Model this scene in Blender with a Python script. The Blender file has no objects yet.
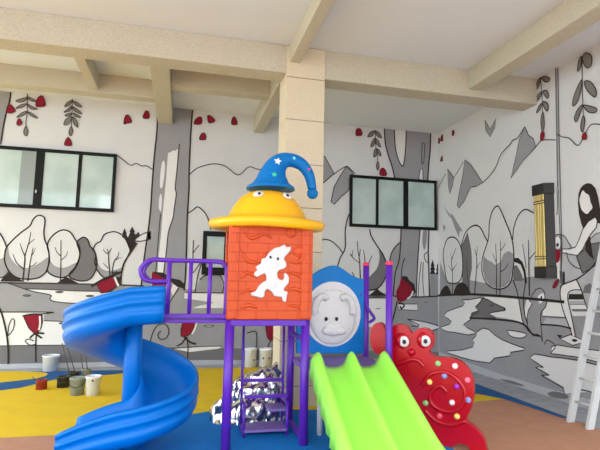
import bpy, bmesh, math, random
from mathutils import Vector, Matrix, noise
random.seed(7)
C = bpy.context.scene.collection
PI = math.pi
# ------------------------------------------------------------------ camera
FPX, PITCH, ROLL, YAW, H = 489.73, 0.107077, 0.0216952, 0.235388, 1.5
Fw = Vector((math.sin(YAW)*math.cos(PITCH), math.cos(YAW)*math.cos(PITCH), math.sin(PITCH)))
Rt0 = Vector((math.cos(YAW), -math.sin(YAW), 0)); Up0 = Rt0.cross(Fw)
Rt = Rt0*math.cos(ROLL) + Up0*math.sin(ROLL)
Up = Up0*math.cos(ROLL) - Rt0*math.sin(ROLL)
CAM = Vector((0, 0, H))
cd = bpy.data.cameras.new('camera'); cam = bpy.data.objects.new('camera', cd); C.objects.link(cam)
cd.sensor_width = 36; cd.lens = FPX/600*36; cd.clip_start = .05
mw = Matrix.Identity(4)
for i in range(3):
    mw[i][0] = Rt[i]; mw[i][1] = Up[i]; mw[i][2] = -Fw[i]; mw[i][3] = CAM[i]
cam.matrix_world = mw
bpy.context.scene.camera = cam
def ray(x, y): return Fw*FPX + Rt*(x-300) - Up*(y-225)
def aty(x, y, Y): d = ray(x, y); return CAM + d*(Y/d.y)
def atx(x, y, X): d = ray(x, y); return CAM + d*(X/d.x)
def atz(x, y, Z): d = ray(x, y); return CAM + d*((Z-H)/d.z)
YW, XR, ZS = 8.6, 4.82, 4.40          # back wall, right wall, ceiling

# ------------------------------------------------------------------ materials
def lin(c):
    c = c/255
    return c/12.92 if c <= .04045 else ((c+.055)/1.055)**2.4
def mat(name, rgb, rough=.5, metal=0, spec=.5, var=0, vscale=8, bump=0, bscale=60, coat=0, rgb2=None):
    m = bpy.data.materials.new(name); m.use_nodes = True
    nt = m.node_tree; b = nt.nodes['Principled BSDF']
    col = [lin(v) for v in rgb]+[1]
    b.inputs['Base Color'].default_value = col
    b.inputs['Roughness'].default_value = rough; b.inputs['Metallic'].default_value = metal
    b.inputs['Specular IOR Level'].default_value = spec
    b.inputs['Coat Weight'].default_value = coat
    if var or bump:
        tc = nt.nodes.new('ShaderNodeTexCoord')
    if var:
        n = nt.nodes.new('ShaderNodeTexNoise'); n.inputs['Scale'].default_value = vscale
        n.inputs['Detail'].default_value = 6
        nt.links.new(tc.outputs['Object'], n.inputs['Vector'])
        r = nt.nodes.new('ShaderNodeValToRGB')
        c2 = [lin(v) for v in rgb2]+[1] if rgb2 else [v*(1-var) for v in col[:3]]+[1]
        r.color_ramp.elements[0].position = .35; r.color_ramp.elements[1].position = .6
        r.color_ramp.elements[0].color = c2; r.color_ramp.elements[1].color = col
        nt.links.new(n.outputs['Fac'], r.inputs['Fac']); nt.links.new(r.outputs['Color'], b.inputs['Base Color'])
    if bump:
        n2 = nt.nodes.new('ShaderNodeTexNoise'); n2.inputs['Scale'].default_value = bscale
        nt.links.new(tc.outputs['Object'], n2.inputs['Vector'])
        bp = nt.nodes.new('ShaderNodeBump'); bp.inputs['Strength'].default_value = bump; bp.inputs['Distance'].default_value = .01
        nt.links.new(n2.outputs['Fac'], bp.inputs['Height']); nt.links.new(bp.outputs['Normal'], b.inputs['Normal'])
    return m
M = {}
M['wall'] = mat('wall_paint', (217,220,222), .8, var=.03, vscale=2, spec=.2)
M['grey'] = mat('mural_grey', (156,157,162), .8, var=.05, vscale=3, spec=.2)
M['dgrey'] = mat('mural_dark_grey', (118,117,120), .8, var=.05, vscale=3, spec=.2)
M['lgrey'] = mat('mural_light_grey', (184,186,192), .8, var=.06, vscale=5, spec=.2)
M['white'] = mat('mural_white', (230,231,232), .8, spec=.2)
M['black'] = mat('mural_black', (52,45,43), .8, spec=.2)
M['line'] = mat('mural_line', (66,62,62), .8, spec=.2)
M['red'] = mat('mural_red', (140,24,46), .7, spec=.2)
M['leaf'] = mat('mural_leaf', (128,126,120), .8, spec=.2)
M['ceil'] = mat('ceiling_paint', (222,230,236), .85, spec=.2)
M['stone'] = mat('beam_stone_paint', (200,196,178), .8, var=1, vscale=90, rgb2=(182,176,154), bump=.15, spec=.2)
M['pillar'] = mat('pillar_stone_paint', (220,210,186), .8, var=1, vscale=80, rgb2=(210,197,168), bump=.15, spec=.2)
M['joint'] = mat('pillar_joint', (120,105,85), .9)
M['brown'] = mat('rubber_brown', (186,138,112), .85, var=.08, vscale=6, bump=.2, bscale=150, spec=.2)
M['yellow'] = mat('rubber_yellow', (226,192,40), .8, var=.06, vscale=4, bump=.2, bscale=150, spec=.2)
M['blue'] = mat('rubber_blue', (16,118,196), .8, var=.08, vscale=4, bump=.2, bscale=150, spec=.2)
M['navy'] = mat('rubber_dark_blue', (36,92,150), .8, var=.08, vscale=4, spec=.2)
M['strip'] = mat('painted_kerb', (170,174,182), .8, var=.18, vscale=6, spec=.2)
M['ground'] = mat('yard_concrete', (190,188,182), .9, var=.1)
M['slide'] = mat('plastic_blue', (0,108,196), .34, spec=.22)
M['hat'] = mat('plastic_hat_blue', (0,114,192), .42, spec=.22)
M['yel'] = mat('plastic_yellow', (250,186,14), .35)
M['orange'] = mat('plastic_orange', (204,76,28), .45, spec=.35)
M['purple'] = mat('metal_purple', (92,32,172), .4)
M['lilac'] = mat('deck_purple', (122,96,168), .5)
M['cap'] = mat('cap_red', (240,50,90), .4)
M['green'] = mat('plastic_green', (158,240,84), .38)
M['snail'] = mat('plastic_red', (178,2,28), .25)
M['bearblue'] = mat('plastic_panel_blue', (0,116,196), .4, spec=.22)
M['pwhite'] = mat('plastic_white', (212,212,215), .42)
M['pblack'] = mat('plastic_black', (16,14,16), .3)
M['frame'] = mat('window_frame_black', (17,20,19), .5, spec=.2)
M['glass'] = mat('window_glass', (190,212,210), .05, spec=1, var=1, vscale=2.2, rgb2=(172,197,194))  # soft blotches in the pane colour stand in for reflections
M['glassd'] = mat('window_glass_dark', (140,154,154), .08, spec=.9)
M['foil'] = mat('silver_foil', (225,225,225), .17, metal=.97)
M['gold'] = mat('brass_gold', (236,212,140), .36, metal=1)
M['lampblack'] = mat('lamp_black', (34,30,30), .5)
M['alu'] = mat('ladder_paint', (206,210,211), .45)
M['pail'] = mat('pail_plastic', (238,243,250), .5, var=.06, vscale=7)
M['pailgrey'] = mat('pail_grey', (160,170,162), .5, var=.35, vscale=14)
M['tin'] = mat('paint_tin_dark', (52,52,50), .45)
M['tinred'] = mat('paint_tin_red', (176,62,48), .5, var=.4, vscale=20)
M['wood'] = mat('brush_wood', (80,72,66), .7)
M['starw'] = mat('star_white', (235,245,245), .5)
M['starg'] = mat('star_green', (60,205,150), .5)
M['starc'] = mat('star_cyan', (120,215,225), .5)
for n, c in dict(b_green=(150,205,130), b_white=(240,240,240), b_blue=(140,150,215), b_yellow=(250,225,120), b_pink=(250,120,150), b_purple=(165,40,190), b_red=(240,80,100)).items():
    M[n] = mat('plastic_'+n[2:]+'_button', c, .35)
# brick relief for the tower panel
m = M['orange']; nt = m.node_tree; b = nt.nodes['Principled BSDF']
tc = nt.nodes.new('ShaderNodeTexCoord'); mp = nt.nodes.new('ShaderNodeMapping'); mp.inputs['Rotation'].default_value = (PI/2, 0, 0)
br = nt.nodes.new('ShaderNodeTexBrick'); br.inputs['Scale'].default_value = 4.2
br.inputs['Mortar Size'].default_value = .018; br.inputs['Mortar Smooth'].default_value = .4
br.inputs['Color1'].default_value = br.inputs['Color2'].default_value = [lin(v) for v in (204,78,28)]+[1]
br.inputs['Mortar'].default_value = [lin(v) for v in (186,64,24)]+[1]
br.inputs['Brick Width'].default_value = .8; br.inputs['Row Height'].default_value = .36
nt.links.new(tc.outputs['Object'], mp.inputs['Vector']); nt.links.new(mp.outputs['Vector'], br.inputs['Vector'])
nt.links.new(br.outputs['Color'], b.inputs['Base Color'])
bp = nt.nodes.new('ShaderNodeBump'); bp.inputs['Strength'].default_value = .5; bp.inputs['Distance'].default_value = .012; bp.invert = True
nt.links.new(br.outputs['Fac'], bp.inputs['Height']); nt.links.new(bp.outputs['Normal'], b.inputs['Normal'])

# ------------------------------------------------------------------ mesh helpers
def obj(name, bm, mats, parent=None, smooth=False, world=True):
    """link a bmesh (built in world coordinates) as ONE mesh object"""
    me = bpy.data.meshes.new(name)
    if smooth:
        for f in bm.faces: f.smooth = True
    bm.to_mesh(me); bm.free()
    if not isinstance(mats, (list, tuple)): mats = [mats]
    for k in mats: me.materials.append(M[k])
    o = bpy.data.objects.new(name, me); C.objects.link(o)
    if parent: attach(o, parent)
    return o
def origin(p):
    q = Vector((0,0,0))
    while p: q += p.location; p = p.parent
    return q
def attach(o, p):
    o.parent = p; o.location = o.location - origin(p)
def rebase(o, loc):
    """put a world-built mesh's origin at its base"""
    o.data.transform(Matrix.Translation(-Vector(loc))); o.location = loc
def tag(o, label, cat, group=None):
    o['label'] = label; o['category'] = cat
    if group: o['group'] = group
    return o
def thing(name, label, cat, loc, group=None):
    o = bpy.data.objects.new(name, None); C.objects.link(o); o.location = loc; o.empty_display_size = .1
    return tag(o, label, cat, group)
def struct(o): o['kind'] = 'structure'; return o
def box(bm, a, b_, mi=0, bevel=0):
    x0,y0,z0 = a; x1,y1,z1 = b_
    vs = [bm.verts.new(p) for p in ((x0,y0,z0),(x1,y0,z0),(x1,y1,z0),(x0,y1,z0),(x0,y0,z1),(x1,y0,z1),(x1,y1,z1),(x0,y1,z1))]
    fs = [bm.faces.new([vs[i] for i in q]) for q in ((3,2,1,0),(4,5,6,7),(0,1,5,4),(1,2,6,5),(2,3,7,6),(3,0,4,7))]
    for f in fs: f.material_index = mi
    if bevel:
        es = list({e for f in fs for e in f.edges})
        bmesh.ops.bevel(bm, geom=es, offset=bevel, segments=2, affect='EDGES', profile=.5)
    return vs
def newbox(a, b_, bevel=0):
    bm = bmesh.new(); box(bm, a, b_, 0, bevel); return bm
def frames(pts):
    ts = []
    for i in range(len(pts)):
        a = pts[max(0,i-1)]; b_ = pts[min(len(pts)-1,i+1)]; ts.append((b_-a).normalized())
    n = Vector((0,0,1)) if abs(ts[0].z) < .9 else Vector((1,0,0))
    out = []
    for t in ts:
        n = (n - t*n.dot(t)).normalized(); out.append((t, n, t.cross(n)))
    return out
def tube(bm, pts, r, seg=12, mi=0, cap=True):
    pts = [Vector(p) for p in pts]
    rs = r if isinstance(r, (list, tuple)) else [r]*len(pts)
    rings = []
    for p, (t, n, c), q in zip(pts, frames(pts), rs):
        rings.append([bm.verts.new(p + (n*math.cos(2*PI*k/seg) + c*math.sin(2*PI*k/seg))*q) for k in range(seg)])
    for a, b_ in zip(rings, rings[1:]):
        for k in range(seg):
            f = bm.faces.new((a[k], a[(k+1)%seg], b_[(k+1)%seg], b_[k])); f.material_index = mi; f.smooth = True
    if cap:
        f = bm.faces.new(list(reversed(rings[0]))); f.material_index = mi
        f = bm.faces.new(rings[-1]); f.material_index = mi
def lathe(bm, prof, c, seg=40, mi=0):
    c = Vector(c); rings = []
    for r, z in prof:
        if r < 1e-5: rings.append([bm.verts.new(c+Vector((0,0,z)))])
        else: rings.append([bm.verts.new(c+Vector((r*math.cos(2*PI*k/seg), r*math.sin(2*PI*k/seg), z))) for k in range(seg)])
    for a, b_ in zip(rings, rings[1:]):
        for k in range(seg):
            k2 = (k+1) % seg
            if len(a) == 1 and len(b_) == 1: continue
            vs = [a[0], b_[k2], b_[k]] if len(a) == 1 else [a[k], a[k2], b_[0]] if len(b_) == 1 else [a[k], a[k2], b_[k2], b_[k]]
            f = bm.faces.new(vs); f.material_index = mi; f.smooth = True
def ball(bm, c, rad, mi=0, u=20, v=12, axis=None):
    """ellipsoid; rad = (rx,ry,rz)"""
    if not isinstance(rad, (list, tuple)): rad = (rad,)*3
    mt = Matrix.Translation(c) @ Matrix.Diagonal((*rad, 1))
    if axis: mt = Matrix.Translation(c) @ axis.to_4x4() @ Matrix.Diagonal((*rad, 1))
    r = bmesh.ops.create_uvsphere(bm, u_segments=u, v_segments=v, radius=1, matrix=mt)
    for f in {f for w in r['verts'] for f in w.link_faces}: f.material_index = mi; f.smooth = True
def crom(pts, n=5, closed=False):
    pts = [Vector(p) for p in pts]; N = len(pts); out = []
    rng = range(N) if closed else range(N-1)
    for i in rng:
        g = (lambda j: pts[j % N]) if closed else (lambda j: pts[min(max(j,0),N-1)])
        p0,p1,p2,p3 = g(i-1),g(i),g(i+1),g(i+2)
        for k in range(n):
            t = k/n
            out.append(.5*((2*p1)+(p2-p0)*t+(2*p0-5*p1+4*p2-p3)*t*t+(3*p1-p0-3*p2+p3)*t**3))
    if not closed: out.append(pts[-1])
    return out
def plate(bm, pts, d, mi=0, bevel=0, seg=3):
    """prism: front outline pts (world), pushed by vector d; rims bevelled"""
    d = Vector(d)
    a = [bm.verts.new(p) for p in pts]; b_ = [bm.verts.new(Vector(p)+d) for p in pts]
    n = len(a)
    nf = bm.faces.new(a); bk = bm.faces.new(list(reversed(b_)))
    fs = [nf, bk] + [bm.faces.new((a[i], b_[i], b_[(i+1)%n], a[(i+1)%n])) for i in range(n)]
    bmesh.ops.recalc_face_normals(bm, faces=fs)
    for f in fs: f.material_index = mi
    if bevel:
        es = list(nf.edges)+list(bk.edges)
        bmesh.ops.bevel(bm, geom=es, offset=bevel, segments=seg, affect='EDGES', profile=.5, clamp_overlap=True)

# ------------------------------------------------------------------ mural painting
SL = ['wall','grey','dgrey','lgrey','white','black','line','red','leaf']
class Mural:
    """layers of paint on one wall; shapes are traced on the wall plane"""
    def __init__(s, bm, hit, nrm): s.bm, s.hit, s.n = bm, hit, Vector(nrm)
    def _face(s, pts, c, layer):
        vs = [s.bm.verts.new(p + s.n*(.0012*layer)) for p in pts]
        try: f = s.bm.faces.new(vs)
        except ValueError: return
        f.normal_update()
        if f.normal.dot(s.n) < 0: f.normal_flip()
        f.material_index = SL.index(c)
    def fill(s, px, c, layer=2, smooth=False, line=None, lw=.7, ll=None):
        p = [s.hit(*q) for q in px]
        if smooth: p = crom(p, 5, True)
        s._face(p, c, layer)
        if line: s._stroke(p+[p[0],p[1]], line, lw, (ll or layer+1))
    def line(s, px, w=.9, c='line', layer=7, smooth=True, taper=0):
        p = [s.hit(*q) for q in px]
        if smooth and len(p) > 2: p = crom(p, 5)
        s._stroke(p, c, w, layer, taper)
    def _stroke(s, p, c, w, layer, taper=0):
        depth = (p[0]-CAM).dot(Fw); w = 1.12*w*depth/FPX
        L, Rr = [], []
        for i, q in enumerate(p):
            t = (p[min(i+1,len(p)-1)] - p[max(i-1,0)])
            if t.length < 1e-6: continue
            sd = s.n.cross(t.normalized())
            k = w*.5*(1 - taper*i/(len(p)-1))
            L.append(q+sd*k); Rr.append(q-sd*k)
        o = s.n*(.0012*layer)
        va = [s.bm.verts.new(q+o) for q in L]; vb = [s.bm.verts.new(q+o) for q in Rr]
        for i in range(len(va)-1):
            f = s.bm.faces.new((va[i], va[i+1], vb[i+1], vb[i])); f.normal_update()
            if f.normal.dot(s.n) < 0: f.normal_flip()
            f.material_index = SL.index(c)
    def leaf(s, px, lw=.7): s.fill(px, 'leaf', 8, True, 'line', lw, 9)
    def bell(s, px): s.fill(px, 'red', 10, True, 'black', .6, 11)

# ---------------- back wall
bm = bmesh.new(); box(bm, (-6, YW, 0), (XR+.2, YW+.2, ZS+.1))
W = Mural(bm, lambda x, y: aty(x, y, YW), (0,-1,0))
# ground tones
W.fill([(-30,284),(0,282.5),(120,285),(200,290),(225,292),(330,297),(441,296),(441,356),(330,351),(-30,350)], 'grey', 1)
W.fill([(-30,346),(80,345),(160,347),(330,350),(441,352),(441,363),(330,365),(200,366),(80,367.8),(-30,370)], 'dgrey', 2)
W.fill([(-30,364.5),(80,362.5),(200,360),(330,360),(441,357),(441,363),(330,365),(200,366),(80,367.8),(-30,370)], 'lgrey', 3)
W.fill([(-30,282.5),(0,282),(60,284),(120,285),(112,292),(80,291),(27,289),(18,286),(10,283.5),(-30,281)], 'dgrey', 2)
W.line([(-30,282.3),(60,283.5),(121,285),(144,286)], 1.3)
W.fill([(25,288.8),(48,289.5),(80,291),(128,292),(128,303),(90,303),(72,303.2),(55,301.5),(50,299),(51.5,296),(48,294.2),(36,292)], 'white', 3, False)
W.line([(6,282.5),(14,285),(25,289),(36,292),(48,294.2),(51.5,296),(50,299),(55,301.5),(72,303.2),(100,303.5)], .9)
W.line([(25,288.8),(48,289.5),(80,291),(128,292)], .8)
W.fill([(-30,312),(0,312),(38,312),(54,312.3),(44,315),(44,320.5),(66,321.5),(128,323),(128,346),(80,345),(-30,346)], 'white', 3)
W.line([(-30,312),(0,312),(38,312),(54,312.3)], 1); W.line([(44,320.5),(66,321.5),(124,323)], .8); W.line([(-20,346),(80,345),(160,347)], .7)
for c in ((27,295.5),(59.5,292),(90,296),(63,323.3)):
    W.fill([(c[0]-4,c[1]),(c[0],c[1]-.9),(c[0]+4,c[1]),(c[0],c[1]+.9)], 'dgrey', 4, True, 'line', .6)
# left round trees
W.fill([(-8,240),(0,234),(4,240),(7,247),(5,256),(6,268),(9,272),(3,277),(-10,277)], 'wall', 3, True)
W.fill([(-10,262),(-2,260),(5,258),(6,268),(9,272),(4,276),(-10,277)], 'grey', 4, True)
W.line([(-2,231),(3,238),(7,247.5)], 1.3); W.line([(9,272),(3,277),(-8,279)], 1.2)
W.fill([(0,281.5),(8,271),(16,277),(25,281.8)], 'black', 4)
T2 = [(7,247),(14,239),(22,232),(30,226),(33,220),(37,216),(41,215.5),(44.5,218),(45,223),(44,232),(45,240),(47.5,246),(49,253),(49,262),(47,270),(43,275),(36,278.5),(25,279),(16,277),(9,271),(5,262),(5,254)]
W.fill(T2, 'wall', 5, True, 'black', 1.2, 8)
W.fill([(8,247),(10,256),(17,265),(28,268),(38,264),(49,257),(48.5,266),(45,273),(36,278),(25,278.5),(16,276.5),(9,270.5),(5,262),(5.3,254)], 'grey', 6, True)
for l, w in (([(23,281),(25,262),(25.3,255),(29,243),(31,232)],1.4), ([(25,256),(22,249),(20,243)],1), ([(27.5,246),(31,242),(35,239)],.9), ([(28,281),(30,265),(32,254),(33,248)],1.2), ([(31.5,256),(34,252),(35.5,248)],.8), ([(30,267),(34,265),(37,262)],.9), ([(24,269),(17,263),(13,254)],1.1)):
    W.line(l, w, 'line', 8, True, .6)
T3 = [(47.5,246),(50,239),(56,233),(63,230),(70,232),(75,239),(79,246),(80,254),(78,263),(74,270),(69,275),(62,277.5),(53,275.5),(47.5,270.5),(49.5,262),(49,253)]
T4 = [(77,243),(80,239),(84,237.3),(88,240),(90,246),(94,250),(96,256),(97,264),(95,272),(90,279),(83,281),(74,279.5),(69,275),(76,266),(80,254)]
W.fill(T4, 'dgrey', 4, True, 'black', 1.2, 8)
W.fill(T3, 'wall', 5, True, 'black', 1.2, 8)
W.fill([(49.3,260),(55,266),(65,267.5),(78,262),(74,270),(69,274.5),(62,277),(53,275),(48,270)], 'grey', 6, True)
for l, w in (([(60.5,283),(61,262),(61,240)],1.3), ([(60.8,256),(57,252),(55,247)],.9), ([(61.3,260),(66,256),(68,251)],.9)): W.line(l, w, 'line', 8, True, .6)
W.fill([(57,283),(66,276.5),(80,284)], 'black', 4)
T5 = [(93,250),(96,244),(101,241),(104,235),(110,232.3),(116,232),(122,235),(126,240),(129,247),(130,251),(127,258),(124,264),(122,272),(119,279),(108,279),(100,274),(95,263),(96,256),(94.5,251)]
W.fill(T5, 'wall', 3, True, 'black', 1.1, 8)
W.fill([(97,262),(101,268),(108,271),(115,270),(122,268),(121,275),(119,279),(108,279),(100,274.5)], 'grey', 4, True)
for l, w in (([(111,283),(109,264),(108.5,253),(107,249)],1.3), ([(108,254),(105,252),(103,249)],.9), ([(109,253),(111,249),(112,248)],.8), ([(112,274),(114,262),(118,256),(118.5,252)],1.1), ([(116,260),(119,258),(122,258)],.8), ([(108,268),(105,265),(103,263)],.8)): W.line(l, w, 'line', 8, True, .6)
W.fill([(109,284.5),(113,272),(121,270),(121,285)], 'black', 4)
W.fill([(122,237),(123.2,234),(122.2,234),(124.5,228),(127,234),(126,234),(128,237.5),(130.3,232),(129.2,232),(132.2,226.5),(135.2,232),(134,232),(135.5,235),(137,233.5),(138.3,231.5),(140,234.5),(137,238),(135,241),(137,244),(134,248),(131,253),(129,253),(130,249),(128,243),(125,239)], 'black', 5)
W.fill([(134.5,241),(138,237),(144,233.5),(151,231.5),(151,239),(146,240.3),(140,241.3)], 'wall', 6, False); W.line([(151,231.5),(144,233.5),(138,237),(135,240.5),(140,241.3),(146,240.3),(151,239)], 1)
W.line([(137.5,243),(134,248),(130,254),(125,261),(122,270),(121,285)], 1.2)
# mountains lines
W.line([(117,155),(124,160.5),(131,165.5),(136,163.5),(142,166),(147,166),(153,170)], .9)
W.line([(189,175),(196,169),(202,166.5),(213,164),(225,166),(238,175),(249,167),(260,169.5),(283,166)], .9)
W.line([(187,214),(193,210),(198,207),(205,213),(208.5,220),(210,226),(211,230)], 1)
# big trunk
W.fill([(158,100),(157,130),(154.5,155),(152.5,180),(151,205),(149,225),(146.5,242),(143.5,264),(141,290),(140,310),(168,310),(184,300),(185.5,275),(186.5,250),(187,225),(188,205),(189,188),(189,175),(190,150),(191,130),(193,104)], 'grey', 6)
W.fill([(168,153),(171,152),(173,150.5),(175,151),(178,149),(177,165),(175,187),(176,194),(174,208),(173,218),(168,232),(166.5,250),(164,270),(162,288),(157,288),(158,262),(161,235),(162.5,215),(164,200),(166,180),(167,165)], 'white', 7)
W.line([(179.5,144),(177.5,165),(175.3,187),(176.3,194),(174.3,208),(173,218),(168.5,232),(166.5,250),(164,270),(162.5,287)], .9, layer=8)
W.fill([(162,163),(164,161),(165,167),(164,178),(162,188),(160,186),(160.3,174)], 'white', 7, True)
W.fill([(159.7,196),(161.3,194),(162,200),(161,211),(159.2,209),(158.8,203)], 'white', 7, True)
W.line([(160.5,214),(159,232),(157.5,250),(155.5,275),(154,288)], .8, layer=8)
W.line([(158,100),(157,130),(154.5,155),(152.5,180),(151,205),(149,225),(146.5,242),(143.5,264),(141,290),(140,310)], 1.3, 'black', 8)
W.line([(193,104),(191,130),(190,150),(189,175),(189,188),(188,205),(187,225),(186.5,250),(185.5,275),(184,290)], 1.3, 'black', 8)
# plants behind the guard rail
W.fill([(200,278),(205,275),(220,275),(225,284),(224,292),(195,292)], 'grey', 3)
W.line([(195,292),(198,275),(202,262)], 1); W.line([(193,262),(193,250),(193.5,240)], .9); W.line([(193,253),(199,245)], .8); W.line([(193,273),(201,262)], .9)
W.line([(200,280),(205,275.5),(219,275),(223,281),(224,285),(222.5,292)], 1); W.line([(186,292.5),(226,293)], 1)
W.fill([(173,293),(260,293),(260,308),(193,308),(200,305.5),(214.5,302.8),(193,299.5),(174,297)], 'white', 2)
W.fill([(152,272),(160,275),(170,281),(171.5,287),(152,287)], 'red', 9)
W.fill([(152,271.5),(162,272.5),(166,274.3),(167.5,277.3),(180,280),(185,284.5),(184.5,288.5),(177.5,287),(172,282.5),(162,277.5)], 'black', 10)
W.fill([(173,284),(178,287),(173,296),(171,290)], 'white', 9); W.line([(179,288),(173,297),(166,310),(162,322)], 1)
W.fill([(184,318),(197,318),(195,327),(190,334),(185,337),(181,336),(181,329)], 'red', 9, False, 'black', .8, 10)
W.line([(197.5,318),(195.5,327),(192,334)], 1.6, 'white', 11)
W.line([(184,337),(190,342),(196,344)], 1.6, 'black', 10); W.line([(186,337),(182,343),(177,346)], 1.3, 'black', 10); W.line([(187,337),(188,350),(187,366)], 1, 'black', 10)
W.line([(150,345),(152,335),(157,326),(165,324),(169,331),(166,338),(160,339),(158,334),(161,331)], 1)
W.fill([(172,348.5),(200,346.5),(222,346),(219,348.5),(190,352)], 'white', 4); W.line([(172,348.5),(200,346.5),(222,346)], .8)
W.fill([(204,326),(209,325),(214,326),(209,327)], 'lgrey', 4, True, 'line', .6)
W.fill([(266,320),(275,320),(274.5,334),(271,340),(267,336)], 'red', 9, True, 'black', .7)
W.line([(271,340),(268,346),(265,352)], 1, 'black', 10); W.line([(272,339),(278,345),(286,346)], 1, 'black', 10)
W.line([(244,312),(243,340),(241,358)], 1.5, 'dgrey', 9); W.line([(247,333),(256,332),(256,348),(252,354),(247,352)], 1, 'line', 9)
W.fill([(96.5,283.5),(113,276.5),(117.3,286),(108,292),(101,293)], 'red', 9, False, 'black', .9, 10)
W.line([(114.5,277),(118.5,286)], 1.8, 'white', 11); W.line([(91.5,286.5),(97,283),(105,278.5),(113,275.5),(121,272)], 2, 'black', 10)
# left rose and stems
W.fill([(23.5,316),(32,314.5),(42,314.5),(42.5,322),(41,328),(38,333),(34,333),(29,328)], 'red', 8, False, 'black', .9, 9)
W.line([(40,316),(40.3,324),(39,330)], 1.5, 'white', 10); W.line([(22.5,316),(32,314),(43,313.8),(54,312.3)], 1.1, 'black', 10)
for l in ([(36,333.5),(33,335),(30,338)], [(36,333.5),(40,333),(44.5,333.5)], [(36,334),(39,336),(42,338)]): W.line(l, 1.6, 'black', 10)
W.line([(36.5,334),(36,345),(36,362)], 1.2, 'black', 9); W.line([(36,344),(30,345),(25.5,341),(29,339),(34,341)], .9)
W.line([(-1,307),(3,317),(7,335),(8.5,350),(8.5,364)], 1.6, 'black', 9); W.line([(8,336),(9,326),(12,319),(14.5,320.5),(13.5,329),(8.5,335.5)], .9)
# hanging twigs, left window bay
W.fill([(-30,85),(0,90),(11,91.5),(10,100),(6,115),(3,130),(1,145),(-30,145)], 'grey', 3); W.line([(11,91.5),(10,100),(6,115),(3,130),(1,144)], 1.2, 'black', 8)
W.line([(27.5,93),(27.3,112),(26,122),(26,127)], .7)
for p in ([(16,101),(21,99),(27,98),(25,101),(20,102.5)], [(27,97),(31,98),(36.5,101.5),(31,101)], [(16,108.5),(21,105),(27,104),(23,107.5)], [(27,104),(33,107),(37.5,109.3),(31,109)], [(17,117.5),(22,113),(27,111.5),(24,115.5)], [(28,112),(33,114),(38,118.5),(31,116)], [(24,131),(26,126.5),(28,132),(26.5,136),(24.5,134.5)],
          [(65,107),(67,103),(72,100.5),(70,105)], [(73,101),(78,103),(82,107.3),(76,105.5)], [(64,112.5),(68,109),(72,106),(70,111)], [(73,107),(78,110),(82,114),(75,111.5)], [(65,115.5),(70,113.3),(72,114),(69,116.5)], [(73,113.5),(77,114.5),(81,117.5),(76,117)], [(64,125),(66,119.5),(72,117),(69,124)], [(73,117),(77,121),(78,127.5),(74,124)], [(69,133),(71,127),(73,131),(71,136)]):
    W.leaf(p)
W.line([(72.5,99),(72,115),(71.3,128)], .7)
for p in ([(36,106),(37.5,99),(41,96),(44,98),(45.5,105.5),(41,107)], [(7,112),(8,106),(11,105),(14,108),(15.5,111.5),(11,113.5)], [(17,124.5),(18,120),(20,119),(22.3,123),(20,125.5)], [(64.5,144.8),(66,140),(68.5,137.5),(71,141),(71.8,145.5),(68,146)],
          [(124,124),(125,117),(128,115),(131,119),(131.5,122.5),(127,123.5)], [(143,118),(145,112),(147,111),(149,113),(149,118.5)], [(194,124),(196,119),(200,117),(202,119),(201,124.3)], [(207.5,116),(211,116.3),(215,121),(209,123.3)], [(231.5,124.3),(232.5,118),(235,117.5),(237,124.3)], [(199.5,139.5),(201,134.5),(204,133),(205.8,136),(205,140)],
          [(355.5,135),(356,130),(358.5,128.5),(361,130),(361.8,135),(358,136)], [(379.5,174.5),(380,170),(382.5,168),(385,170),(386.5,174.8),(383,176)]):
    W.bell(p)
# right bay
W.fill([(320,153),(325,157),(334,173.5),(325,181.5),(318,186)], 'grey', 3, False, 'line', .8)
W.line([(322,184),(328,179),(334,174),(346,166.5),(351,170),(355,174)], .9)
W.fill([(346,166.8),(351,170.5),(353,174),(349,179),(349,190),(341,197),(334,204.5),(331,202),(334,187),(340,176)], 'grey', 3, False, 'line', .8)
for p in ([(367.5,137),(370,132.5),(374.5,131),(372,136)], [(375,131),(379,133),(381.5,138),(377,136)], [(370.5,147),(372,141.5),(374.8,138.5),(374,145)], [(375,138.5),(378.5,141.5),(380.5,147.3),(376.5,144.5)], [(373.5,157),(374,151),(376,148.8),(376.5,155)], [(376.8,148.8),(379.5,151),(381,156),(378,154.5)], [(376,166),(377.5,161.5),(379,166),(377.5,170.5)]): W.leaf(p)
W.line([(375,130),(375.5,145),(377,155),(377.7,162)], .7)
W.fill([(384,124),(385,142),(387.5,153),(392,167),(394.5,178.5),(427,181),(428.5,165),(430,150),(430.5,128)], 'grey', 4)
W.fill([(394,126),(395.2,147),(398,159),(401.5,165.7),(403.5,164),(405.5,147),(406,127)], 'white', 5)
W.line([(384,124),(385,142),(387.5,153),(392,167),(394.5,178)], 1.2, 'black'); W.line([(394,126),(395.2,147),(398,159),(401.5,165.7),(403.5,164),(405.5,147),(406,127)], 1, 'black'); W.line([(430.5,128),(430,150),(428.5,165),(427.5,181)], 1.2, 'black')
W.line([(422,143),(421.5,155),(421.5,163),(423.5,162),(424.3,145),(422,143)], .7); W.fill([(418.5,179),(420,169.5),(422.5,168.5),(423,180)], 'white', 5, False, 'line', .8)
W.line([(349,214),(346.5,222),(345,232),(345,248),(340,258),(337,268)], 1.1); W.line([(318,242),(324,239.5),(331,241),(338,247),(342.5,253)], 1.1)
W.fill([(379,249),(383.5,256),(386,264),(385,278),(378,288),(368,290),(362,284),(371,275),(377,268),(379.5,258)], 'dgrey', 3, True)
W.line([(369.5,229),(371,236),(377,246),(383,255),(386.3,265),(385,278),(378,288),(368,290.5)], 1.2, 'black')
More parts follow.
